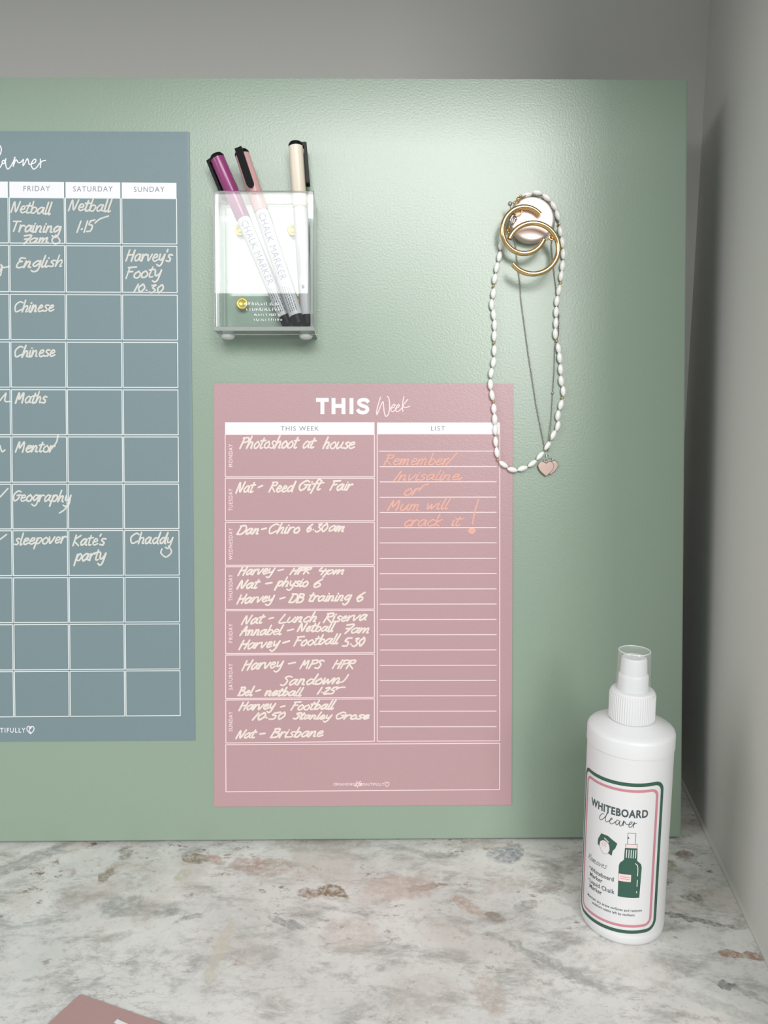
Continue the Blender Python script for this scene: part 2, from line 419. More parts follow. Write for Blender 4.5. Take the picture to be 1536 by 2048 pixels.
# ------------------------------------------------------------------ lettering
HW = {  # handwriting strokes, x-height 100
'a': (95, "75,85 45,100 10,55 22,3 55,25 78,95 72,25 92,5"), 'b': (85, "22,205 10,8 25,75 55,92 75,55 50,5 12,12"),
'c': (72, "72,85 42,98 10,45 32,2 72,22"), 'd': (95, "74,80 40,96 10,45 34,3 70,50 92,205 76,30 92,4"),
'e': (78, "12,45 58,62 58,92 30,92 12,35 34,2 76,25"), 'f': (62, "78,185 52,195 38,120 22,-70;5,98 66,108"),
'g': (90, "75,85 42,98 10,50 32,15 68,55 80,95 70,-45 38,-90 8,-60"), 'h': (85, "24,205 8,0 24,70 55,95 64,60 58,8 76,4"),
'i': (38, "16,98 10,25 20,0 34,12;22,140 23,146"), 'k': (80, "24,205 8,0;70,98 14,42 66,2"), 'l': (40, "26,205 10,30 22,0 38,14"),
'm': (118, "10,98 6,0 20,70 42,95 48,60 44,0 60,72 84,95 88,55 84,8 104,6"), 'n': (85, "12,98 6,0 22,72 50,96 60,60 54,10 76,6"),
'o': (82, "48,98 14,62 18,10 55,6 74,55 48,98"), 'p': (85, "18,98 0,-85 16,40 48,98 76,68 50,8 14,20"),
'r': (66, "12,98 6,0 20,66 44,98 62,88"), 's': (66, "66,92 34,98 20,70 52,40 42,5 4,8"), 't': (58, "32,170 16,30 30,0 52,12;0,108 60,118"),
'u': (90, "12,98 8,30 30,0 62,40 74,98 66,30 86,4"), 'v': (74, "6,98 24,2 68,100"), 'w': (105, "6,98 20,4 50,80 62,4 104,102"),
'y': (85, "14,98 18,30 42,22 68,60 78,98 62,-40 32,-90 2,-62"), 'z': (70, "6,94 64,94 4,4 70,8"),
"'": (22, "14,200 8,150"), '-': (60, "4,50 52,64"), '.': (50, "18,42 23,45"), '!': (40, "30,200 12,50;8,4 10,8"),
'A': (100, "2,0 48,180 62,110 78,0;8,72 92,84"), 'B': (95, "18,178 4,0;10,176 68,172 62,110 18,98 82,72 66,8 2,4"),
'C': (110, "100,160 60,178 10,95 34,2 106,40"), 'D': (105, "20,170 4,4;6,172 74,170 96,80 60,8 0,6"),
'E': (85, "84,165 40,178 24,120 60,98 20,90 10,20 44,0 84,20"), 'F': (82, "22,172 4,0;6,178 92,182;14,92 66,98"),
'G': (105, "94,160 54,178 8,90 34,2 80,40 84,88;54,88 108,90"), 'H': (105, "22,178 4,0;92,182 72,0;10,84 92,96"),
'I': (40, "34,178 4,0"), 'K': (90, "22,178 4,0;86,176 14,80 78,0"), 'L': (80, "26,178 4,4 76,10"),
'M': (125, "4,0 24,175 44,60 84,178 94,60 92,0"), 'N': (105, "4,0 22,172 60,8 96,180"), 'P': (85, "22,176 4,0;6,170 76,178 78,110 18,84"),
'R': (92, "24,176 4,0;8,172 78,176 74,108 18,92 84,0"), 'S': (85, "86,160 50,180 24,140 60,80 44,6 2,14"),
'T': (90, "50,172 32,0;2,174 98,182"), '0': (85, "46,178 8,90 34,2 74,80 52,176 40,178"), '1': (42, "30,178 8,0"),
'2': (85, "10,150 52,178 66,130 6,6 82,8"), '3': (80, "16,160 58,172 34,100 68,52 40,0 4,14"), '4': (85, "22,170 12,80 80,84;64,130 52,-10"),
'5': (85, "34,170 20,100 64,84 60,14 6,8;34,170 92,184"), '6': (80, "56,178 14,70 34,2 70,40 44,84 16,50"), '7': (80, "6,168 84,176 30,-10;20,80 66,88"), ' ': (55, "")}

def strokes_for(text):
    out, x = [], 0
    for ch in text:
        adv, st = HW[ch]
        for s in filter(None, st.split(';')):
            pts = [tuple(float(v) for v in p.split(',')) for p in s.split()]
            pts = [(a, 100+(b-100)*.72 if b > 100 else (b*.78 if b < 0 else b)) for a, b in pts]
            j = 4
            out.append([(x+p[0]+random.uniform(-j, j), p[1]+random.uniform(-j, j)) for p in pts])
        x += adv
    return out

def hand(fr, text, x0, x1, y0, y1, xh, d, m, wpx=3.3, slant=0.18, part='handwriting'):
    """write text between photo columns x0..x1, baseline y0 -> y1, x-height xh pixels"""
    st = [[(p[0]+slant*p[1], p[1]) for p in s] for s in strokes_for(text)]
    xs = [p[0] for s in st for p in s]; mn, mx = min(xs), max(xs)
    wmm = 0.35*wpx; allp = []
    for k, s in enumerate(st):
        pts = []
        for (x, y) in s:
            f = (x-mn)/(mx-mn) if mx > mn else 0
            px = x0+f*(x1-x0); py = y0+f*(y1-y0)-y/100*xh
            pts.append(bpix(px, py, d))
        v, f = ribbon(spline(pts, 5), wmm*random.uniform(0.88, 1.08))
        dd = d+0.02+0.02*(k % 8)
        nv = len(v); allp.append(([fr.L(p.x, p.y, dd+0.05*i_/nv) for i_, p in enumerate(v)], f))
    V, Fs = merge(allp)
    return mesh_obj(part, V, Fs, m, fr.root)

def trace(fr, lines, wpx, d, m, part, smooth=True, cap=True):
    allp = []
    for k, l in enumerate(lines):
        pts = [bpix(x, y, d) for (x, y) in l]
        v, f = ribbon(spline(pts, 6) if smooth else pts, 0.35*wpx, cap)
        nv = len(v); allp.append(([fr.L(p.x, p.y, d+0.02+0.012*(k % 8)+0.02*i_/nv) for i_, p in enumerate(v)], f))
    V, Fs = merge(allp)
    return mesh_obj(part, V, Fs, m, fr.root)

_fc = {}
def font_mesh(text, spacing=1.0, offset=0.0):
    """triangulated printed lettering in 2D, cap height 1, starting at x = 0"""
    key = (text, spacing, offset)
    if key in _fc: return _fc[key]
    cu = bpy.data.curves.new('t', 'FONT'); cu.body = text; cu.size = 1; cu.space_character = spacing; cu.offset = offset
    cu.resolution_u = 3; cu.fill_mode = 'FRONT'
    ob = bpy.data.objects.new('t', cu)
    me = bpy.data.meshes.new_from_object(ob)
    V = [Vector((v.co.x, v.co.y)) for v in me.vertices]; Fs = [tuple(p.vertices) for p in me.polygons]
    bpy.data.objects.remove(ob); bpy.data.curves.remove(cu); bpy.data.meshes.remove(me)
    x0 = min(v.x for v in V); x1 = max(v.x for v in V)
    V = [Vector(((v.x-x0)/(x1-x0), v.y/CAP)) for v in V]
    _fc[key] = (V, Fs); return _fc[key]
def _cap():
    cu = bpy.data.curves.new('t', 'FONT'); cu.body = 'H'; cu.size = 1; ob = bpy.data.objects.new('t', cu)
    me = bpy.data.meshes.new_from_object(ob); h = max(v.co.y for v in me.vertices)
    bpy.data.objects.remove(ob); bpy.data.curves.remove(cu); bpy.data.meshes.remove(me); return h
CAP = _cap()

def printed(fr, text, x0, x1, yb, cap, d, m, part='printed_word', spacing=1.15, offset=0.0, vertical=False, yb1=None):
    """printed word: x0..x1 photo columns, baseline row yb, cap height in pixels. vertical: reads upward, x0 = baseline column, yb.. = rows"""
    V, Fs = font_mesh(text, spacing, offset)
    out = []
    for v in V:
        if vertical: px, py = x0-v.y*cap, yb+(x1-yb)*v.x      # here x1 is the row of the end
        else: px = x0+(x1-x0)*v.x; py = yb+((yb1 or yb)-yb)*v.x-v.y*cap
        q = bpix(px, py, d); out.append(fr.L(q.x, q.y, d+0.03))
    return mesh_obj(part, out, Fs, m, fr.root)

def quad(fr, pts, d, m, part):
    V = [fr.L(q.x, q.y, d) for q in (bpix(x, y, d) for x, y in pts)]
    return mesh_obj(part, V, [(0, 1, 2, 3)], m, fr.root)

HEART = [(0, -.55), (-.5, -.05), (-.5, .4), (-.2, .5), (0, .2), (.2, .5), (.5, .4), (.5, -.05), (0, -.55)]

# ------------------------------------------------------------------ blue-grey monthly planner
d1 = 0.7
tr, br = bpix(379, 266), bpix(391, 1480)
S1 = (tr.x+br.x)/2
fr = BFrame('wall_planner', S1-148.5, br.y, 0)
tag(fr.root, 'large blue-grey magnetic planner sheet with a weekday grid on the left of the board', 'planner')
fr2 = fr
def sheet(fr, s0, s1, t0, t1, d, m, nx=24, ny=34):
    # thin slab with a grid front, faintly wavy
    pr = [(s0, .05), (s1, .05), (s1, d-.34), (s1-.5, d-.17), (s1-1.3, d-.04), (s1-2.6, d), (s0, d)]
    V = [fr.L(a, t, b) for t in (t0, t1) for a, b in pr]; n = len(pr)
    Fs = [tuple(range(n)), tuple(reversed(range(n, 2*n)))]+[((k+1) % n, k, n+k, n+(k+1) % n) for k in range(n)]
    o = mesh_obj('sheet', V, Fs, m, fr.root, smooth=True); o.data.set_sharp_from_angle(angle=math.radians(30)); return o
sheet(fr, S1-297, S1, br.y, (tr.y+bpix(0, 262).y)/2, d1, M['blue'])
TLc, TRc, BLc, BRc = (17, 363.2), (354.3, 365.8), (28.6, 1433.5), (362, 1431)
def gp(c, v):     # c in columns from Friday's left (0..3), v rows of the Sunday column
    u = c/3.0; v = (v-365.8)/(1431-365.8)
    x = (TLc[0]*(1-u)+TRc[0]*u)*(1-v)+(BLc[0]*(1-u)+BRc[0]*u)*v
    y = (TLc[1]*(1-u)+TRc[1]*u)*(1-v)+(BLc[1]*(1-u)+BRc[1]*u)*v
    return (x, y)
rows = [(397.5, 488), (492.8, 585), (590.4, 680), (685.2, 775), (780, 869.6), (874, 964), (968.3, 1057), (1060.8, 1150), (1154.5, 1243.5), (1247.8, 1337.7), (1341.3, 1431)]
g = 0.013
lines = []
days = ['MONDAY', 'TUESDAY', 'WEDNESDAY', 'THURSDAY', 'FRIDAY', 'SATURDAY', 'SUNDAY']
for ci in range(7):
    c0, c1 = ci-4+g, ci-3-g
    quad(fr, [gp(c0, 397.5), gp(c1, 397.5), gp(c1, 365.8), gp(c0, 365.8)], d1+0.02, M['print_white'], 'header_band')
    wd = {6: 53, 7: 57, 8: 79, 9: 88}[len(days[ci])]
    if days[ci] == 'SUNDAY': wd = 61
    a = gp((c0+c1)/2, 384.8)
    printed(fr, days[ci], a[0]-wd/2, a[0]+wd/2, a[1]-0.6, 10.2, d1+0.03, M['print_grey'], 'heading', 1.2)
    for (r0, r1) in rows:
        P = [gp(c0, r0), gp(c1, r0), gp(c1, r1), gp(c0, r1)]
        for k in range(4): lines.append([P[k], P[(k+1) % 4]])
trace(fr, lines, 1.7, d1, M['print_line'], 'printed_grid', smooth=False)
T12 = lambda pts: [(x/12.8, 280+y/12.8) for x, y in pts]
trace(fr, [T12([(-260, 330), (-180, 100), (-60, 90), (0, 150), (35, 240), (0, 375), (-90, 460)]),
    T12([(-180, 150), (-210, 500), (-230, 700)]), T12([(-70, 120), (-110, 500), (-90, 700), (-40, 730), (10, 690), (60, 600)]),
    T12([(130, 560), (100, 520), (58, 550), (70, 600), (112, 590), (150, 480), (140, 560), (160, 690), (200, 745), (260, 700), (340, 560), (385, 440), (352, 600), (340, 680)]),
    T12([(345, 660), (400, 520), (430, 520), (470, 580), (530, 570), (600, 500), (592, 570), (592, 660), (640, 590), (700, 480), (730, 540), (750, 625), (820, 610), (905, 570), (915, 500), (860, 510), (800, 620), (830, 720), (880, 745), (950, 690), (1020, 590)]),
    T12([(1035, 490), (1042, 600), (1035, 705)]), T12([(1040, 590), (1090, 540), (1170, 525)])], 2.3, d1, M['print_white'], 'script_title')
printed(fr, 'BEAUTIFULLY', -33, 51, 1465, 9, d1, M['print_white'], 'printed_word', 1.25, 0.01)
trace(fr, [[(61+x*13, 1460-y*14) for x, y in HEART], [(61.5, 1453), (58.5, 1460), (61, 1465)]], 1.7, d1, M['print_white'], 'printed_heart')
CW = M['chalk_white']
for a in [('Netball', 22, 104, 424, 430, 14), ('Training', 27, 122, 463, 466, 13), ('7am', 48, 96, 487, 485, 10), ('Netball', 137, 224, 421, 424, 14), ('1.15', 154, 190, 465, 463, 14.5),
          ('English', 33, 124, 536, 533, 13), ("Harvey's", 252, 345, 522, 523, 14), ('Footy', 252, 323, 557, 554, 14), ('10.30', 268, 326, 584, 586, 10),
          ('Chinese', 31, 108, 624, 623, 13), ('Chinese', 31, 110, 714, 713, 13), ('Maths', 31, 94, 806, 806, 13), ('Mentor', 31, 110, 904, 904, 13),
          ('Geography', 28, 142, 1002, 1004, 13), ('sleepover', 29, 133, 1090, 1086, 13), ("Kate's", 146, 212, 1091, 1090, 13), ('party', 148, 212, 1122, 1120, 14), ('Chaddy', 262, 346, 1087, 1088, 13)]:
    hand(fr, a[0], a[1], a[2], a[3], a[4], a[5], d1, CW, 3.4)
for l in [[(190, 446), (200, 438), (217, 432)], [(112, 470), (120, 482), (110, 488), (104, 480), (112, 470)], [(0, 542), (5, 532), (1, 551)], [(2, 529), (5, 535), (19.5, 533)],
          [(0, 801), (9, 790), (12, 787), (10, 802), (21, 803)], [(0, 891), (4, 903), (10, 900)], [(0, 994), (16, 977)], [(0, 1079), (13, 1069)],
          [(104, 897), (113, 884), (116, 871)], [(141, 992), (138, 1008), (128, 1020), (119, 1026)], [(337, 1092), (343, 1104), (332, 1114), (322, 1106), (324, 1098)]]:
    trace(fr, [l], 3.0, d1, CW, 'handwriting')

# ------------------------------------------------------------------ pink weekly planner
d2 = 0.7
c_ = [bpix(427, 766.5), bpix(1026, 767.5), bpix(1023, 1609.5), bpix(428, 1613)]
s0, s1 = (c_[0].x+c_[3].x)/2, (c_[1].x+c_[2].x)/2
t1, t0 = (c_[0].y+c_[1].y)/2, (c_[2].y+c_[3].y)/2
fr = BFrame('weekly_planner', (s0+s1)/2, t0, 0); frp = fr
tag(fr.root, 'dusty pink magnetic weekly planner sheet with handwriting and a list column', 'planner')
# slab slightly skewed like the real one
L0 = [(c_[3].x, c_[3].y), (c_[2].x, c_[2].y), (c_[1].x, c_[1].y), (c_[0].x, c_[0].y)]
bm = bmesh.new()
lo = [bm.verts.new(fr.L(x, y, 0.05)) for x, y in L0]; hi = [bm.verts.new(fr.L(x, y, d2)) for x, y in L0]
bm.faces.new(hi); bm.faces.new(lo[::-1])
for k in range(4): bm.faces.new((lo[k], lo[(k+1) % 4], hi[(k+1) % 4], hi[k]))
bmesh.ops.recalc_face_normals(bm, faces=bm.faces[:])
bmesh.ops.bevel(bm, geom=bm.edges[:], offset=0.00022, segments=2, affect='EDGES')
bm_obj('sheet', bm, M['pink'], fr.root, smooth=True, auto=30)
quad(fr, [(450, 869), (749, 869), (749, 844.5), (450, 844.5)], d2+0.02, M['print_white'], 'header_band')
quad(fr, [(754, 868.5), (1000, 868.5), (1000, 845), (754, 845)], d2+0.02, M['print_white'], 'header_band')
lines = []
prow = [(869, 869, 953.5, 953.5), (956.5, 956.5, 1041.5, 1041.5), (1045, 1044.5, 1130.5, 1129.5), (1133.5, 1133, 1219, 1218), (1221.5, 1220.5, 1307, 1305.5), (1310, 1308.5, 1397, 1394.5), (1400, 1397.5, 1486, 1482.5)]
for (a, b, c, d) in prow:
    xl = 450.5+(a-869)*0.002
    P = [(xl, a), (748.8, b), (748.8, d), (xl+.2, c)]
    for k in range(4): lines.append([P[k], P[(k+1) % 4]])
for P in ([(754.5, 868), (999.5, 868), (999.3, 1481.5), (754.5, 1482.5)], [(451.5, 1489.5), (999.5, 1486.5), (999, 1579), (452, 1583.5)]):
    for k in range(4): lines.append([P[k], P[(k+1) % 4]])
yl = [902.5, 933.5, 963.8, 994.5, 1024.8, 1055.5, 1085.8, 1117, 1147.5, 1178, 1208.3, 1239, 1269.5, 1300, 1330.8, 1361, 1391.7, 1422.5, 1453.5]
for i, y in enumerate(yl): lines.append([(758 if i == 0 else 760, y), (992.5, y-0.3)])
trace(fr, lines, 1.7, d2, M['print_pinkline'], 'printed_grid', smooth=False)
for (t, a, b) in (('MONDAY', 934, 888), ('TUESDAY', 1022, 977), ('WEDNESDAY', 1120, 1056), ('THURSDAY', 1202, 1149), ('FRIDAY', 1285, 1247), ('SATURDAY', 1380, 1327), ('SUNDAY', 1463, 1423)):
    V, Fs = font_mesh(t, 1.2, 0.012)
    out = []
    for v in V:
        q = bpix(465-(-0)*1 + 0 - v.y*7.4, a+(b-a)*v.x, d2); out.append(fr.L(q.x, q.y, d2+0.03))
    mesh_obj('day_name', out, Fs, M['print_pinkline'], fr.root)
# bold THIS
lines = [[(632, 799.8), (657.5, 799.8)], [(644.8, 797), (644.8, 828.4)], [(667, 796), (667, 828.4)], [(687, 796), (687, 828.4)], [(667, 812), (687, 812)], [(703, 796), (703, 828.4)]]
trace(fr, lines, 7.9, d2, M['print_white'], 'bold_title', smooth=False, cap=False)
trace(fr, [[(737, 805), (733, 800.5), (726, 799.5), (719, 802), (718.5, 807.5), (725, 811.5), (732, 814), (735, 819), (731.5, 824), (725, 825.2), (718.5, 823.5), (714.8, 818.5)]], 7.2, d2, M['print_white'], 'bold_title', cap=False)
W7 = lambda pts: [(620+x/6.98, 780+y/6.98) for x, y in pts]
trace(fr, [W7([(985, 100), (945, 230), (930, 310), (940, 335), (1000, 190), (1022, 172), (1035, 300), (1060, 368), (1100, 320), (1112, 200), (1100, 120), (1078, 88)]),
    W7([(1118, 255), (1165, 245), (1188, 208), (1155, 212), (1128, 275), (1155, 302), (1195, 275)]), W7([(1190, 260), (1235, 238), (1248, 208), (1218, 216), (1198, 280), (1222, 302), (1275, 262), (1295, 220)]),
    W7([(1310, 90), (1292, 200), (1296, 302)]), W7([(1365, 132), (1300, 215), (1330, 245), (1390, 228)])], 2.0, d2, M['print_pinkline'], 'script_title')
printed(fr, 'THIS WEEK', 561.5, 637.5, 861.3, 8.6, d2+0.02, M['print_grey'], 'heading', 1.2)
printed(fr, 'LIST', 862, 890, 861.2, 8.8, d2+0.02, M['print_grey'], 'heading', 1.2)
printed(fr, 'ORGANISING', 667, 709.5, 1571, 5.2, d2, M['print_pinkline'], 'printed_word', 1.2, 0.015)
printed(fr, 'BEAUTIFULLY', 722.5, 768.5, 1571, 5.2, d2, M['print_pinkline'], 'printed_word', 1.2, 0.015)
hand(fr, 'life', 710.5, 723, 1572, 1572, 5.5, d2, M['print_pinkline'], 1.5, 0.3, 'script_word')
trace(fr, [[(773.8+x*8, 1568.5-y*8.5) for x, y in HEART]], 1.2, d2, M['print_pinkline'], 'printed_heart')
CH = M['chalk']
for a in [('Photoshoot', 480, 599, 897, 896, 14), ('at', 607, 633, 896, 896, 13), ('house', 646, 709, 897, 897, 13),
    ('Nat', 472, 511, 986, 984, 13), ('-', 517, 525, 981, 979, 13), ('Reed', 538, 592, 984, 984, 12.5), ('Gift', 600, 648, 981, 979, 12), ('Fair', 660, 706, 981, 980, 12),
    ('Dan', 474, 516, 1069, 1068, 11), ('-', 523, 533, 1064, 1063, 11), ('Chiro', 540, 599, 1067, 1066, 12), ('6.30', 615, 655, 1064, 1063, 10), ('am', 659, 688, 1062, 1063, 10.5),
    ('Harvey', 476, 550, 1151, 1147, 10.5), ('-', 556, 567, 1147, 1146, 11), ('HPR', 580, 623, 1149, 1147, 7.8), ('4pm', 639, 687, 1149, 1148, 9),
    ('Nat', 474, 520, 1178, 1176, 11), ('-', 532, 544, 1173, 1172, 11), ('physio', 549, 616, 1173, 1173, 11), ('6', 629, 645, 1175, 1175, 11),
    ('Harvey', 474, 549, 1208, 1202, 11), ('-', 560, 570, 1203, 1202, 11), ('DB', 578, 608, 1205, 1205, 11), ('training', 619, 703, 1203, 1201, 11), ('6', 714, 730, 1203, 1203, 11.5),
    ('Nat', 483, 530, 1249, 1246, 11), ('-', 538, 547, 1243, 1242, 11), ('Lunch', 558, 632, 1246, 1243, 11), ('Riserva', 647, 734, 1245, 1240, 11),
    ('Annabel', 480, 567, 1271, 1269, 11), ('-', 575, 587, 1267, 1265, 11), ('Netball', 595, 671, 1263, 1263, 10.5), ('7am', 690, 737, 1266, 1266, 10.5),
    ('Harvey', 478, 560, 1299, 1293, 11), ('-', 566, 579, 1291, 1289, 11), ('Football', 588, 681, 1292, 1287, 11), ('5.30', 685, 729, 1293, 1292, 10.5),
    ('Harvey', 484, 567, 1341, 1334, 12), ('-', 577, 591, 1333, 1332, 11), ('MPS', 600, 648, 1337, 1337, 10.5), ('HPR', 665, 711, 1337, 1337, 10.5),
    ('Sandown', 561, 678, 1371, 1367, 11.5), ('Bel', 476, 509, 1391, 1391, 10.5), ('-', 512, 521, 1388, 1387, 11), ('netball', 530, 607, 1391, 1392, 9.5), ('1.25', 635, 676, 1388, 1388, 8.5),
    ('Harvey', 478, 551, 1421, 1417, 10), ('-', 561, 570, 1419, 1419, 11), ('Football', 582, 672, 1420, 1418, 10),
    ('10.50', 505, 570, 1440, 1438, 8.5), ('Stanley', 587, 664, 1438, 1438, 8), ('Grose', 674, 738, 1438, 1438, 8.5),
    ('Nat', 472, 514, 1477, 1475, 10), ('-', 520, 530, 1473, 1473, 10), ('Brisbane', 541, 646, 1475, 1473, 11)]:
    hand(fr, *a, d2, CH, 3.5, 0.3)
trace(fr, [[(672, 1379), (680, 1375), (690, 1374.5)]], 3, d2, CH, 'handwriting')
trace(fr, [[(676, 1364), (684, 1364), (691, 1358), (697, 1349)]], 3, d2, CH, 'handwriting')
CS = M['chalk_salmon']
for a in [('Remember', 768, 898, 930, 930, 13), ('Invisaline', 788, 918, 961, 960, 11.5), ('or', 809, 842, 991, 989, 13), ('Mum', 775, 837, 1021, 1021, 12.5),
    ('will', 855, 901, 1019, 1018, 12), ('crack', 810, 884, 1053, 1052, 13), ('it', 904, 926, 1052, 1051, 12)]:
    hand(fr, *a, d2, CS, 2.7, 0.25)
trace(fr, [[(892, 930), (903, 918), (914, 906)], [(838, 982), (846, 972), (857, 968)], [(957, 999), (950, 1022), (945, 1048)], [(918, 960), (924, 955)]], 2.6, d2, CS, 'handwriting')
trace(fr, [[(938, 1062), (943, 1058), (949, 1061), (944, 1065), (940, 1063)]], 5.5, d2, CS, 'handwriting')

# ------------------------------------------------------------------ clear pen holder
D = 25.0
q0, q1 = bpix(428.5, 662, D), bpix(627.5, 381, D)
hs0, hs1, ht0, ht1 = q0.x, q1.x, q0.y, q1.y
fr = BFrame('pen_holder', (hs0+hs1)/2, ht0, 0); frh = fr
tag(fr.root, 'clear acrylic pen holder box fixed on the green board above the pink sheet', 'pen holder')
wl = 3.0
def acr(name, *a, edges=True):
    o = bm_obj(name, bbox(fr, *a, 0.0005), M['acrylic'], fr.root)
    me = o.data; me.materials.append(M['acrylic_edge'])
    ext = [max(v.co[i] for v in me.vertices)-min(v.co[i] for v in me.vertices) for i in range(3)]
    thin = ext.index(min(ext))
    for p in me.polygons:
        if abs(p.normal[thin]) < 0.8: p.material_index = 1
    return o
acr('front_panel', hs0, hs1, ht0+wl, ht1, D-wl, D)
acr('back_panel', hs0, hs1, ht0+wl, ht1, 0.6, 0.6+wl)
acr('side_panel', hs0, hs0+wl, ht0+wl, ht1, 0.6+wl+.02, D-wl-.02)
acr('side_panel', hs1-wl, hs1, ht0+wl, ht1, 0.6+wl+.02, D-wl-.02)
acr('base_panel', hs0, hs1, ht0, ht0+wl-.02, 0.6, D)
for (x, y) in ((480, 460), (586, 460), (484, 607), (590, 607)):
    q = bpix(x, y, 4.5)
    V, Fs = lathe([(3.3*MM, 0), (3.9*MM, 0.3*MM), (4.0*MM, 0.8*MM), (3.6*MM, 1.2*MM), (2.6*MM, 1.25*MM), (2.4*MM, 0.95*MM)], 28, fr.L(q.x, q.y, 3.65), (0, -1, 0))
    mesh_obj('magnet_stud', V, Fs, M['gold_light'], fr.root, smooth=True)
for x in (456, 612):
    q = bpix(x, 672, 13)
    V, Fs = lathe([(4.6*MM, 0), (4.5*MM, 1.2*MM), (3.8*MM, 2.2*MM), (2.2*MM, 2.8*MM), (0.3*MM, 3.0*MM)], 24, fr.L(q.x, ht0-0.05, 13), (0, 0, -1))
    mesh_obj('bumper_foot', V, Fs, M['bumper'], fr.root, smooth=True)
# tiny etched text at the foot of the box (illegible in the photo: marks only)
allp = []
for row, (y, xa_, xb_) in enumerate(((610, 489, 556), (621, 494, 558), (631, 509, 562), (641, 509, 566))):
    x = xa_
    while x < xb_:
        hgt = random.uniform(3.5, 6) if row < 2 else random.uniform(2.5, 4)
        q = bpix(x, y, D); q2 = bpix(x+random.uniform(-1.5, 1.5), y-hgt, D)
        v, f = ribbon([q, q2], 0.4); allp.append(([fr.L(p.x, p.y, D+0.03) for p in v], f))
        if random.random() < .5:
            q3 = bpix(x+2.4, y-random.choice((0, hgt, hgt/2)), D)
            v, f = ribbon([q, q3], 0.35); allp.append(([fr.L(p.x, p.y, D+0.03) for p in v], f))
        x += random.uniform(3.2, 6.5)
V, Fs = merge(allp); mesh_obj('etched_text', V, Fs, M['print_white'], fr.root)

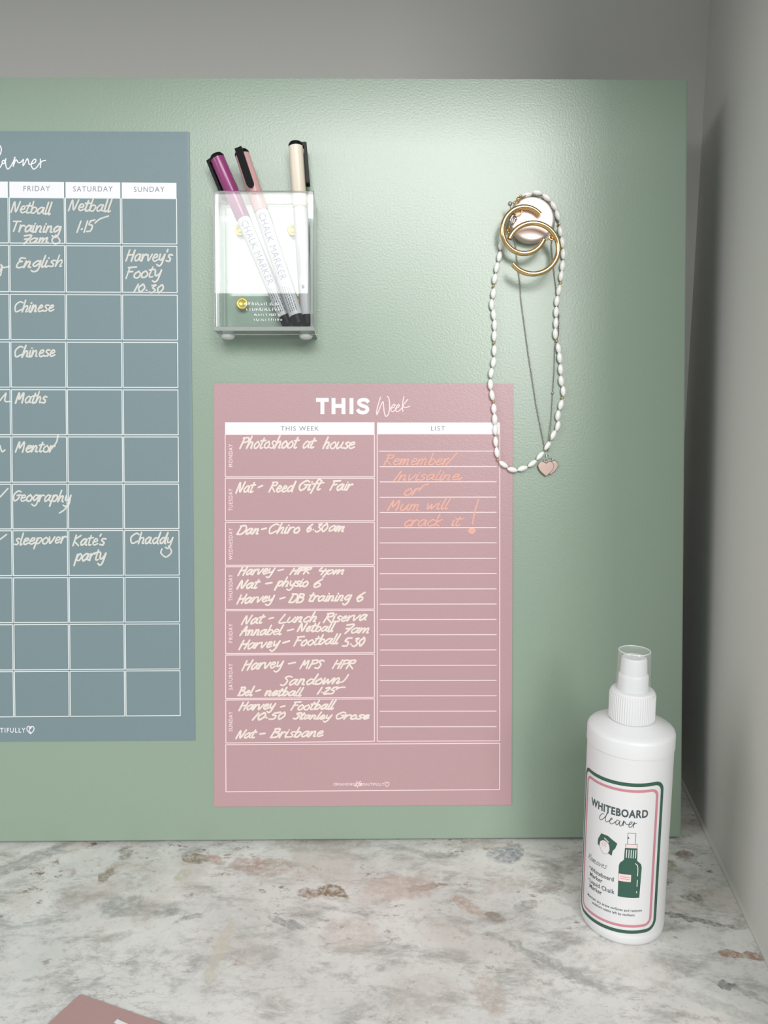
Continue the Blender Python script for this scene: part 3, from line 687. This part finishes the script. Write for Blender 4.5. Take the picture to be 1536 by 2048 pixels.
def pen(label, top, bot, dt, db, capm, joint_y, clip_ang, clip_len, text, name='marker_pen'):
    """top/bot: photo pixels of the axis ends; dt/db: height over the board there"""
    a = bpix(top[0], top[1], dt); b = bpix(bot[0], bot[1], db)
    frm = BFrame(name, b.x, b.y, db)
    tag(frm.root, label, 'marker pen', 'chalk marker pens in the clear holder')
    A = frm.L(a.x, a.y, dt); B = Vector((0, 0, 0)); L = (A-B).length; ax = (A-B).normalized()
    # local frame: front = toward viewer
    fv = Vector((0, -1, 0)); fv = (fv-ax*fv.dot(ax)).normalized(); sv = ax.cross(fv)*-1
    if sv.x < 0: sv = -sv
    jl = L*(bot[1]-joint_y)/(bot[1]-top[1]); R = 4.75*MM
    def put(nm, V, Fs, m, parent=frm.root, smooth=True, auto=35):
        o = mesh_obj(nm, V, Fs, m, parent, smooth)
        o.data.set_sharp_from_angle(angle=math.radians(auto)); return o
    put('end_plug', *lathe([(R*.72, 0), (R*.9, .6*MM), (R*.93, 6.5*MM)], 32, B, ax), M['black'])
    put('barrel', *lathe([(R*.95, 6.5*MM), (R*.97, 7*MM), (R*.97, jl-1*MM), (R*.86, jl-.6*MM), (R*.86, jl)], 40, B, ax), M['barrel'])
    put('cap', *lathe([(R*.98, jl), (R*1.03, jl+.5*MM), (R*1.03, L-3.2*MM)], 40, B, ax), capm)
    put('cap_end', *lathe([(R*1.03, L-3.2*MM), (R*1.03, L-1.6*MM), (R*.85, L-.3*MM), (R*.4, L)], 40, B, ax), M['black'])
    # clip: rounded flat strip standing off the cap
    ca, sa = math.cos(clip_ang), math.sin(clip_ang)
    cd = fv*ca+sv*sa; cs = ax.cross(cd)
    hw = 2.4*MM; z1 = L-0.6*MM; z0 = z1-clip_len*MM; n = 9
    out = [(-hw, z1), (hw, z1)]
    for k in range(n):
        t = math.pi*k/(n-1); out.append((hw*math.cos(t), z0+hw-hw*math.sin(t)))
    V = []
    for r_ in (R*1.12, R*1.12+2.5*MM):
        for (x, z) in out: V.append(B+ax*z+cs*x+cd*(r_-(0.5*MM if z > z1-1e-6 and r_ > R*1.3 else 0)))
    m_ = len(out)
    Fs = [tuple(range(m_)), tuple(reversed(range(m_, 2*m_)))]+[(k, (k+1) % m_, m_+(k+1) % m_, m_+k) for k in range(m_)]
    Vb, Fb = [], []
    for (x, z) in ((-hw, z1), (hw, z1), (hw, z1-2.5*MM), (-hw, z1-2.5*MM)):
        Vb.append(B+ax*z+cs*x+cd*R*.6); 
    for (x, z) in ((-hw, z1), (hw, z1), (hw, z1-2.5*MM), (-hw, z1-2.5*MM)):
        Vb.append(B+ax*z+cs*x+cd*(R*1.2))
    Fb = [(0, 1, 2, 3), (7, 6, 5, 4)]+[(k, (k+1) % 4, 4+(k+1) % 4, 4+k) for k in range(4)]
    o = mesh_obj('clip', *merge([(V, Fs), (Vb, Fb)]), M['black'], frm.root)
    # barrel print, wrapped round the barrel: u round (mm, 0 = viewer side), v along axis (mm from bottom)
    def wrap(u, v, lift=0.03):
        th = (u)/(R/MM*.97); rr = R*.97+lift*MM
        return B+ax*(v*MM)+(fv*math.cos(th)+sv*math.sin(th))*rr
    Lm, jm = L/MM, jl/MM
    if text == 'marks':
        V, Fs = font_mesh('CHALK MARKER', 1.1, 0.0)
        ln = 46.0; v1 = jm-3
        bm = bmesh.new(); bv = [bm.verts.new(((v.y-.5)*4.6, v1-v.x*ln, 0)) for v in V]
        for f in Fs: bm.faces.new([bv[i] for i in f])
        for k in range(-9, 10): bmesh.ops.bisect_plane(bm, geom=bm.verts[:]+bm.edges[:]+bm.faces[:], plane_co=(k*.3, 0, 0), plane_no=(1, 0, 0))
        for v in bm.verts: v.co = wrap(v.co.x, v.co.y, .05)
        bm_obj('lettering', bm, M['pen_print'], frm.root)
    allp = []
    for k in range(4 if text == 'marks' else 2):
        u = -2.6+k*1.5 if text == 'marks' else -2.6+k*.9
        v = 9.0 if text == 'marks' else 31
        while v < (26 if text == 'marks' else 52):
            ln = random.uniform(.5, 1.7)
            vv, ff = ribbon([(u, v), (u+random.uniform(-.05, .05), v+ln)], 0.5 if text == 'marks' else .3, cap=False)
            allp.append(([wrap(p.x, p.y, .05) for p in vv], ff)); v += ln+random.uniform(.25, .8)
    V, Fs = merge(allp); mesh_obj('small_print', V, Fs, M['ink'], frm.root)
    if text != 'marks':   # boxed note and nib symbol
        bxs = []
        for pp in ([(-.6, 33), (2.2, 33)], [(2.2, 33), (2.2, 42)], [(2.2, 42), (-.6, 42)], [(-.6, 42), (-.6, 33)], [(.1, 34.5), (.1, 40.5)], [(.8, 34.5), (.8, 40)], [(1.5, 34.5), (1.5, 40.5)]):
            vv, ff = ribbon(pp, .22, False, maxseg=1.0); bxs.append(([wrap(p.x, p.y, .05) for p in vv], ff))
        V, Fs = merge(bxs); mesh_obj('small_print', V, Fs, M['ink_thin'], frm.root)
        V = [wrap(u, v, .05) for u, v in ((-1.9, 26.2), (-1.9, 23.4), (-.4, 23.6), (-.4, 26.0), (.1, 25.6), (2.1, 24.8), (.1, 24.0))]
        mesh_obj('nib_symbol', V, [(0, 1, 2, 3), (4, 6, 5)], M['black'], frm.root)
    return frm
pen('purple capped chalk marker leaning left, leftmost in the clear holder', (432, 310), (577, 650), 9.5, 8.6, M['cap_purple'], 437, math.radians(-112), 29, 'marks')
pen('dusty pink capped chalk marker with its black clip facing front', (482, 302), (598, 650), 16.6, 16.6, M['cap_pink'], 422, math.radians(-8), 27, 'marks')
pen('cream capped chalk marker standing nearly upright at the right of the holder', (591, 285), (615, 650), 9.0, 8.6, M['cap_cream'], 414, math.radians(98), 29, 'plain')

# ------------------------------------------------------------------ round magnet with jewellery
q = bpix(1064.5, 437, 8.0)
fr = BFrame('round_magnet', q.x, q.y, 0)
tag(fr.root, 'round pale satin metal magnet knob holding the necklaces and gold hoops', 'magnet')
mc = q.copy()
R = 15.0
V, Fs = lathe([((R-1.2)*MM, 0.05*MM), (R*MM, 0.6*MM), (R*MM, 7.0*MM), ((R-.35)*MM, 7.7*MM), ((R-1.0)*MM, 8.0*MM), ((R-1.6)*MM, 7.95*MM), (2*MM, 7.95*MM)], 72, (0, 0, 0), (0, -1, 0))
o = mesh_obj('disc', V, Fs, M['satin_disc'], fr.root, smooth=True); o.data.set_sharp_from_angle(angle=math.radians(50))

beads = """1002,490 999,513 993.6,535 989.7,557.5 g987,572 987,587 983.5,609 987.6,630 989.4,650.6 988.8,672 g988,686 988.8,701 987,724.7 982.5,746 981,769 984.3,790.6 g987.4,804 988,817.7 989.7,838.5
990.6,860 991.5,883.6 994,905 g996,919.5 1007,929 1025,939.5 1045,937 1064.7,927 1080.4,911.6 1095.4,891 1106,870.5 1115.7,852 1116,831 1122,809.6 g1124.3,795.7 1126.7,782.5 1122.5,761.7 1121.3,739
1119.5,715.6 1117,696.7 g1113.5,681.7 1110.8,667.7 1112,646 1112.6,624 1114,602 1118,580 g1120.6,566.6 1122.5,552 1125,531.5 1126.4,508 1124.5,485 1120.5,463 g1118,448 1115,431 1107.5,412 1093.5,395.5 1075,385.5 1054,389.5"""
bl = []
for tk in beads.split():
    gd = tk[0] == 'g'; x, y = map(float, tk.lstrip('g').split(',')); bl.append((gd, x, y))
def bd(x, y):
    base = 2.05
    if x < 1027 and y > 760: base += d2
    return base
q = bpix(1025, 939.5)
fr = BFrame('bead_necklace', q.x, q.y-2, 0)
tag(fr.root, 'long white shell bead necklace with small gold beads looped from the round magnet', 'necklace')
pts3 = [fr.P(x, y, bd(x, y)) for g_, x, y in bl]
shell_me = gold_me = None
for i, (gd, x, y) in enumerate(bl):
    p = pts3[i]; t = (pts3[min(i+1, len(bl)-1)]-pts3[max(i-1, 0)]).normalized()
    if not gd:
        # direction from the neighbours' contact points
        if shell_me is None:
            n_ = 14; prof = []
            for k in range(n_+1):
                a = -1+2*k/n_; prof.append((max(.12, (1-abs(a)**2.1)**.62)*1.9*MM, a*3.85*MM))
            V, Fs = lathe(prof, 12); o = mesh_obj('bead', V, Fs, M['shell'], fr.root, smooth=True); shell_me = o.data
        else:
            o = bpy.data.objects.new('bead', shell_me); C.objects.link(o); o.parent = fr.root
        s_ = random.uniform(.93, 1.06); o.scale = (s_, s_, random.uniform(.96, 1.02))
    else:
        if gold_me is None:
            prof = [(max(.25, math.cos(a))*1.0*MM, math.sin(a)*.9*MM) for a in [math.radians(v) for v in range(-75, 76, 25)]]
            V, Fs = lathe(prof, 12); o = mesh_obj('gold_bead', V, Fs, M['gold'], fr.root, smooth=True); gold_me = o.data
        else:
            o = bpy.data.objects.new('gold_bead', gold_me); C.objects.link(o); o.parent = fr.root
    o.location = p; o.rotation_mode = 'QUATERNION'; o.rotation_quaternion = t.to_track_quat('Z', 'Y')
# hidden run behind the hoops and the clasp
clp = [(1054, 389.5), (1037, 399), (1020, 408), (1022, 425), (1016, 450), (1008, 470), (1002, 490)]
clp3 = [fr.P(x, y, d_) for (x, y), d_ in zip(clp, (2.1, 9.6, 9.4, 9.6, 4, 3, 2.1))]
V, Fs = tube(pts3+[clp3[0]], .28*MM, 6); mesh_obj('thread', V, Fs, M['thread'], fr.root, smooth=True)
V, Fs = tube(clp3, .32*MM, 6); mesh_obj('thread', V, Fs, M['thread'], fr.root, smooth=True)
for (x, y, r_, mm_) in ((1037, 399, 1.7, 'gold'), (1020, 407.5, 1.5, 'silver'), (1028.5, 406, 1.0, 'gold'), (1041, 392, .9, 'gold')):
    bm = bmesh.new(); bmesh.ops.create_uvsphere(bm, u_segments=16, v_segments=10, radius=r_*MM)
    o = bm_obj('gold_bead' if mm_ == 'gold' else 'crimp_bead', bm, M[mm_], fr.root, smooth=True); o.location = fr.P(x, y, 9.6)
# ring and lobster clasp seen inside the upper hoop
cc = fr.P(1035.5, 421, 9.6)
V, Fs = tube([cc+Vector((2.9*MM*math.cos(a), 0, 2.9*MM*math.sin(a))) for a in [2*math.pi*k/24 for k in range(24)]], .4*MM, 6, closed=True)
mesh_obj('clasp_ring', V, Fs, M['gold'], fr.root, smooth=True)
V, Fs = tube([fr.P(x, y, 9.3) for x, y in ((1030, 428), (1025, 432), (1020, 440), (1022, 448), (1027, 446), (1029, 438), (1031, 433))], .8*MM, 8)
mesh_obj('clasp', V, Fs, M['silver'], fr.root, smooth=True)
bm = bmesh.new(); bmesh.ops.create_uvsphere(bm, u_segments=14, v_segments=8, radius=1.2*MM)
o = bm_obj('crimp_bead', bm, M['silver'], fr.root, smooth=True); o.location = fr.P(1031, 438, 9.4)
for (x, y) in ((1018.5, 455), (1015, 461), (1017, 466)):
    bm = bmesh.new(); bmesh.ops.create_uvsphere(bm, u_segments=12, v_segments=8, radius=1.1*MM)
    o = bm_obj('gold_bead', bm, M['gold'], fr.root, smooth=True); o.location = fr.P(x, y, 6.5)

# fine silver chain with two hearts
q = bpix(1092, 950)
fr = BFrame('pendant_necklace', q.x, q.y, 0)
tag(fr.root, 'fine silver chain necklace with two small silver heart pendants', 'necklace')
cl = [(1093, 903, 1.2), (1089, 893, 1.0), (1072.8, 813, .8), (1056.6, 708, .8), (1042, 600, .8), (1039.8, 565, .8), (1034.6, 526, .9), (1030.7, 482, 1.3), (1021, 455, 2.2), (1020, 425, 2.2), (1036, 396, 2.2), (1064, 388, 2.2), (1093, 397, 2.2), (1109, 425, 2.2), (1108, 455, 2.2),
      (1103, 491, 1.0), (1106, 526, .9), (1112, 575.7, .9), (1118, 630, .9), (1117.5, 668, .9), (1110, 692, .9), (1108.5, 744.5, .9), (1105.4, 786, .9), (1102.7, 835, .9), (1100, 880, 3.6), (1096.5, 903, 1.6)]
P3 = [fr.P(x, y, d_) for x, y, d_ in cl]
dense = []
for i in range(len(P3)-1):
    n_ = max(1, int((P3[i+1]-P3[i]).length/(0.1*MM)))
    for k in range(n_): dense.append(P3[i].lerp(P3[i+1], k/n_))
allp = []; acc = 0; k = 0
for i in range(1, len(dense)-1):
    acc += (dense[i]-dense[i-1]).length
    if acc >= 0.78*MM:
        acc = 0; t = (dense[i+1]-dense[i-1]).normalized(); a = Vector((0, -1, 0)); s = t.cross(a).normalized()
        if k % 2: s, a = a, s
        ring = [dense[i]+t*(.62*MM*math.cos(b))+s*(.44*MM*math.sin(b)) for b in [2*math.pi*j/8 for j in range(8)]]
        allp.append(tube(ring, .17*MM, 4, closed=True)); k += 1
V, Fs = merge(allp); o = mesh_obj('chain', V, Fs, M['silver'], fr.root, smooth=True); tag(o, kind='stuff')
bm = bmesh.new(); bmesh.ops.create_uvsphere(bm, u_segments=12, v_segments=8, radius=.9*MM)
o = bm_obj('chain_stop', bm, M['silver'], fr.root, smooth=True); o.location = fr.P(1105.4, 786, 1.0)
def heart(cx, cy, wpx, d, m):
    H = [(0, -.52), (-.3, -.26), (-.48, 0), (-.5, .22), (-.36, .42), (-.16, .42), (0, .3), (.16, .42), (.36, .42), (.5, .22), (.48, 0), (.3, -.26)]
    sm = spline(H[0:]+[H[0]], 3)[:-1]
    out = [bpix(cx+p.x*wpx, cy-p.y*wpx, d) for p in sm]; n = len(out); c0 = bpix(cx, cy, d)
    V = []
    for (sc_, dd) in ((.94, d-.5), (1, d-.3), (1, d+.15), (.94, d+.35)):
        for p in out:
            s = c0+(p-c0)*sc_; V.append(fr.L(s.x, s.y, dd))
    Fs = [tuple(range(n)), tuple(reversed(range(3*n, 4*n)))]
    for i in range(3):
        for k in range(n): Fs.append((i*n+k, (i+1)*n+k, (i+1)*n+(k+1) % n, i*n+(k+1) % n))
    return mesh_obj('heart_pendant', V, Fs, m, fr.root)
heart(1101, 934, 30, 1.0, M['rose_silver']); heart(1092, 936.5, 31, 2.2, M['rose_silver'])
for (x, y, d_) in ((1092.5, 921, 2.2), (1101, 919, 1.2), (1096, 912, 1.6)):
    c0 = fr.P(x, y, d_)
    V, Fs = tube([c0+Vector((1.3*MM*math.cos(a), .3*MM*math.sin(a), 1.3*MM*math.sin(a))) for a in [2*math.pi*k/16 for k in range(16)]], .25*MM, 6, closed=True)
    mesh_obj('jump_ring', V, Fs, M['silver'], fr.root, smooth=True)

# gold hoops
def hoop(label, cx, cy, rx, ry, a0, a1, dfun, name='hoop_earring'):
    q = bpix(cx, cy+ry, 10)
    fr = BFrame(name, q.x, q.y, 8)
    tag(fr.root, label, 'earring', 'gold hoop earrings on the round magnet')
    pts = []
    for k in range(121):
        a = math.radians(a0+(a1-a0)*k/120)
        pts.append(fr.P(cx+rx*math.cos(a), cy-ry*math.sin(a), dfun(a)))
    V, Fs = tube(pts, 1.75*MM, 20); o = mesh_obj('hoop', V, Fs, M['gold'], fr.root, smooth=True)
    o.data.set_sharp_from_angle(angle=math.radians(60))
    return fr, pts
fr, p_ = hoop('polished gold open hoop earring, the upper left of the two on the magnet', 1048, 460.5, 43, 46.5, 42, 335, lambda a: 10.3)
tp = fr.P(1102.5, 476, 11.5)
V, Fs = tube([fr.P(1089, 480, 10.3), fr.P(1096, 479, 11.2), tp], .45*MM, 8); mesh_obj('post', V, Fs, M['gold'], fr.root, smooth=True)
V, Fs = lathe([(1.0*MM, 0), (1.9*MM, .1*MM), (2.2*MM, .7*MM), (1.9*MM, 1.3*MM), (1.1*MM, 1.4*MM), (.9*MM, .8*MM)], 20, tp, (0, -1, 0)); mesh_obj('earring_back', V, Fs, M['gold'], fr.root, smooth=True)
hoop('polished gold open hoop earring, the lower right of the two on the magnet', 1066, 497, 51, 51, 158, -142, lambda a: 14.2)

# ------------------------------------------------------------------ spray bottle
BX, BY, BRAD = 146.6, 396.6, 24.0
root = empty('spray_bottle', (BX*MM, BY*MM, 0))
tag(root, 'white plastic spray bottle with clear cap and green bordered label on the countertop', 'spray bottle')
prof = [(21.5, 0.0), (22.8, .5), (23.7, 2.2), (24, 5.0), (24, 5.9), (23.85, 6.3), (23.85, 113.4), (24.4, 113.55), (24.35, 121.4), (23.9, 122.6), (23.1, 123.5), (21, 124.5), (16, 126.6), (13.5, 127.5), (11.5, 127.7)]
V, Fs = lathe([(r*MM, z*MM) for r, z in prof], 96); o = mesh_obj('body', V, Fs, M['white_plastic'], root, smooth=True); o.data.set_sharp_from_angle(angle=math.radians(50))
# ribbed screw cap
V, Fs = [], []; nn = 180
cp = [(12.35, 127.75), (12.5, 128.4), (12.5, 142.6), (12.2, 144.2), (11.5, 145.0), (9.9, 145.2)]
for i, (r, z) in enumerate(cp):
    for k in range(nn):
        rr = r+(0.32 if (k % 3) == 0 and 1 <= i <= 2 else 0); a = 2*math.pi*k/nn; V.append((rr*math.cos(a)*MM, rr*math.sin(a)*MM, z*MM))
for i in range(len(cp)-1):
    for k in range(nn): Fs.append((i*nn+k, i*nn+(k+1) % nn, (i+1)*nn+(k+1) % nn, (i+1)*nn+k))
Fs.append(tuple((len(cp)-1)*nn+k for k in range(nn)))
o = mesh_obj('screw_cap', V, Fs, M['white_plastic'], root, smooth=True); o.data.set_sharp_from_angle(angle=math.radians(25))
V, Fs = lathe([(r*MM, z*MM) for r, z in ((8.6, 145.25), (8.4, 147), (8.3, 153.6), (7.9, 154.4), (7.5, 154.8), (7.0, 163.0), (6.8, 163.8), (6.2, 164.3), (3.2, 163.9), (1.6, 164.2), (.4, 164.3))], 48)
o = mesh_obj('spray_head', V, Fs, M['white_plastic'], root, smooth=True); o.data.set_sharp_from_angle(angle=math.radians(40))
V, Fs = lathe([(r*MM, z*MM) for r, z in ((9.65, 145.3), (9.35, 154), (8.95, 167.2), (8.75, 168.0), (8.5, 168.2), (8.3, 167.9), (8.3, 167.5))], 64, closed_ends=False)
o = mesh_obj('clear_cap', V, Fs, M['clear'], root, smooth=True)
V, Fs = tube([Vector((8.6*MM*math.cos(a), 8.6*MM*math.sin(a), 168.0*MM)) for a in [2*math.pi*k/48 for k in range(48)]], .28*MM, 8, closed=True)
mesh_obj('clear_cap_rim', V, Fs, M['clear_rim'], root, smooth=True)
# flat top of the clear cap
V, Fs = lathe([(8.3*MM, 167.5*MM), (.2*MM, 167.5*MM)], 48, closed_ends=False); mesh_obj('clear_cap_top', V, Fs, M['clear'], root)
# label: (u, v) mm, u round the bottle (0 = straight at -Y), v up; sheared a little like the real one
LU, RL = -14.0, 24.05
def lw(u, v, lift=0.0):
    v = v+.062*u; th = (u+LU)/24.0; r = RL+lift
    return Vector((r*math.sin(th)*MM, -r*math.cos(th)*MM, v*MM))
V, Fs = [], []
nu, nv = 60, 6
# full-wrap white paper band
nb = 96
for z in (7.2, 113.4):
    for k in range(nb):
        a = 2*math.pi*k/nb; V.append(((RL-.06)*math.cos(a)*MM, (RL-.06)*math.sin(a)*MM, z*MM))
Fs = [(k, (k+1) % nb, nb+(k+1) % nb, nb+k) for k in range(nb)]
label = mesh_obj('label', V, Fs, M['label_white'], root, smooth=True)
def rrect(x0, x1, y0, y1, r, n=8):
    P = []
    for (cx, cy, a0) in ((x1-r, y1-r, 0), (x0+r, y1-r, 90), (x0+r, y0+r, 180), (x1-r, y0+r, 270)):
        for k in range(n+1):
            a = math.radians(a0+90*k/n); P.append((cx+r*math.cos(a), cy+r*math.sin(a)))
    P.append(P[0]); return P
def lrib(lines, wd, m, part, lift=.03, smooth=False, cap=False):
    allp = []
    for k, l in enumerate(lines):
        v, f = ribbon(spline(l, 5) if smooth else l, wd, cap, maxseg=1.5); allp.append(([lw(p.x, p.y, lift+.012*(k % 5)) for p in v], f))
    return mesh_obj(part, *merge(allp), m, label)
lrib([rrect(-25.9, 25.9, 9.0, 98.3, 5.5)], 2.1, M['dark_green'], 'green_border')
lrib([rrect(-22.4, 22.4, 12.6, 94.6, 4.0)], 1.55, M['rose_print'], 'rose_border')
def ltext(t, u0, u1, v0, cap, m, off=0.0, sp=1.05):
    V, Fs = font_mesh(t, sp, off)
    return mesh_obj('lettering', [lw(u0+(u1-u0)*v.x, v0+v.y*cap, .04) for v in V], Fs, m, label)
ltext('WHITEBOARD', -17.0, 17.2, 79.0, 4.3, M['ink'], .035, 1.1)
ltext('Whiteboard', -15.4, .4, 38.6, 2.5, M['ink'], .012)
ltext('Marker', -15.4, -6.2, 35.0, 2.5, M['ink'], .012)
ltext('Liquid Chalk', -15.4, 1.2, 31.0, 2.5, M['ink'], .012)
ltext('Marker', -15.4, -6.2, 27.6, 2.5, M['ink'], .012)
ltext('Maintain dry erase surfaces and remove', -16.8, 16.6, 21.6, 1.55, M['ink'], .01)
ltext('stubborn stains left by markers', -12.6, 12.6, 18.9, 1.55, M['ink'], .01)
lrib([[(-16.6, 40), (-16.2, 40)], [(-16.6, 32.4), (-16.2, 32.4)]], .5, M['ink'], 'bullet', cap=True)
def lhand(t, u0, u1, v0, xh, wd, m, slant=.3):
    st = [[(p[0]+slant*p[1], p[1]) for p in s] for s in strokes_for(t)]
    xs = [p[0] for s in st for p in s]; mn, mx = min(xs), max(xs)
    lrib([[(u0+(x-mn)/(mx-mn)*(u1-u0), v0+y/100*xh) for x, y in s] for s in st], wd, m, 'script_word', .04, True, True)
def lpix(x, y):
    d = ray(x, y); a = d.x**2+d.y**2; b = -2*(d.x*BX+d.y*BY); c = BX**2+BY**2-24.0**2
    P = d*((-b-math.sqrt(b*b-4*a*c))/(2*a)); u = math.atan2(P.x-BX, BY-P.y)*24-LU
    return (u, P.z+CZ-.062*u)
Z8 = lambda p: [lpix(1160+x/7.3125, 1580+y/7.3125) for x, y in p]
lrib([Z8([(352, 352), (322, 347), (290, 390), (300, 435), (340, 420), (385, 370), (408, 325), (392, 345), (372, 420), (385, 465), (412, 458), (445, 440), (470, 425), (460, 408), (435, 450), (447, 492), (482, 490), (520, 460)]),
    Z8([(568, 447), (545, 440), (522, 475), (535, 510), (562, 490), (588, 450), (575, 500), (592, 527), (618, 505), (640, 448), (634, 480), (630, 522)]),
    Z8([(632, 500), (655, 462), (672, 495), (700, 505), (745, 498), (762, 470), (738, 468), (716, 510), (724, 547), (755, 535), (798, 470), (785, 510), (780, 552)]), Z8([(784, 510), (808, 487), (832, 492)])], .36, M['ink'], 'script_word', .04, True, True)
lhand('Removes', -18.0, -3.6, 44.6, 2.3, .25, M['ink_thin'])
def lpoly(pts, m, part, lift=.03):
    # filled outline as vertical strips so that it follows the bottle
    bm = bmesh.new(); vs = [bm.verts.new((x, y, 0)) for x, y in pts]; bm.faces.new(vs)
    x = min(p[0] for p in pts)+1.0
    while x < max(p[0] for p in pts):
        bmesh.ops.bisect_plane(bm, geom=bm.verts[:]+bm.edges[:]+bm.faces[:], plane_co=(x, 0, 0), plane_no=(1, 0, 0)); x += 1.0
    bmesh.ops.triangulate(bm, faces=bm.faces[:])
    for v in bm.verts: v.co = lw(v.co.x, v.co.y, lift)
    return bm_obj(part, bm, m, label)
G_ = M['dark_green']
lpoly([(3.0, 30.3), (14.7, 30.3), (15.2, 49), (14.6, 51), (12.5, 53.0), (12.3, 54), (5.5, 54), (5.2, 53.0), (3.3, 51), (2.8, 49)], G_, 'bottle_picture')
lpoly([(5.4, 54), (12.4, 54), (12.3, 60.6), (5.6, 60.6)], G_, 'bottle_picture')
lrib([[(x, 54.6), (x+.03, 59.6)] for x in (6.5, 7.8, 9.0, 10.2, 11.4)], .45, M['label_white'], 'bottle_picture', .05)
lpoly([(5.9, 61.2), (12.1, 61.2), (12.1, 62.9), (5.9, 62.9)], M['skin_print'], 'bottle_picture')
lrib([[(6.8, 63.1), (6.8, 69.6), (11, 69.6), (11, 63.1)], [(5.9, 61.2), (5.9, 62.9), (12.1, 62.9), (12.1, 61.2)]], .22, M['ink'], 'bottle_picture', .04)
lpoly([(6.9, 66), (7.8, 66.6), (6.9, 67.4)], M['ink'], 'bottle_picture', .04)
lpoly([(3.0, 40.0), (9.6, 40.0), (9.6, 44.4), (3.0, 44.4)], M['rose_print'] if False else M['skin_print'], 'bottle_picture', .05)
lrib([[(3.6, 42.8), (9.0, 42.8)], [(3.6, 41.6), (9.0, 41.6)]], .3, M['rose_print'], 'bottle_picture', .06)
lrib([[(11.6, 51.4), (12.8, 50.2), (13.1, 48), (13.1, 43.8)], [(13.1, 41.3), (13.1, 37.4)], [(13, 34.4), (13, 33.4)]], .42, M['label_white'], 'bottle_picture', .05, cap=True)
lpoly([(-8.2, 65.2), (-4, 65.2), (1.4, 62.2), (.4, 59.0), (-1.0, 57), (-1.4, 54), (-4.2, 55), (-10.4, 57.6), (-10.2, 61)], G_, 'cloth_picture')
lrib([[(-6.2, 63.2), (-3.4, 61.4)]], .8, (M['silicone']), 'cloth_picture', .05)
hp = [(-8.6, 60.2), (-9.0, 57.5), (-7.6, 55), (-5.8, 53.6), (-3.8, 54.6), (-2.8, 57), (-3.2, 60), (-4.4, 61.2), (-6.6, 61.6)]
lpoly(hp, M['label_white'], 'hand_picture', .06)
lrib([hp+[hp[0]]], .22, M['rose_print'], 'hand_picture', .07, True, True)
lrib([[(-7.4, 60.4), (-7.0, 57.8)], [(-6.2, 61), (-6.0, 58)], [(-5.0, 60.8), (-4.9, 58)]], .2, M['rose_print'], 'hand_picture', .07)

# ------------------------------------------------------------------ mauve card at the front left
k0, ka, kb = cpix(160, 1988, 1), cpix(95, 2048, 1), cpix(330, 2048, 1)
e1 = (kb-k0).normalized(); e2 = Vector((e1.y, -e1.x))
if e2.dot(ka-k0) < 0: e2 = -e2
e2 = ((ka-k0).normalized()+e2*.0).normalized()
root = empty('card', (k0.x*MM, k0.y*MM, 0))
tag(root, 'mauve card lying on the countertop at the bottom left', 'card')
def cc_(a, b, z): p = e1*a+e2*b; return (p.x*MM, p.y*MM, z*MM)
o2 = [(.8, 0), (148, 0), (148, 105), (0, 105), (0, .8), (.25, .25)]
V = [cc_(a, b, .05) for a, b in o2]+[cc_(a, b, 1.0) for a, b in o2]; n = len(o2)
Fs = [tuple(range(n)), tuple(reversed(range(n, 2*n)))]+[(k, n+k, n+(k+1) % n, (k+1) % n) for k in range(n)]
o = mesh_obj('card_sheet', V, Fs, M['card'], root)
bm = bmesh.new(); bm.from_mesh(o.data); bmesh.ops.recalc_face_normals(bm, faces=bm.faces[:]); bm.to_mesh(o.data); bm.free()
a = cpix(231, 2042, 1)-k0; b = cpix(262, 2056, 1)-k0
v, f = ribbon([a, b], 2.4, cap=False)
mesh_obj('printed_mark', [(p.x*MM, p.y*MM, 1.05*MM) for p in v], f, M['print_white'], root)
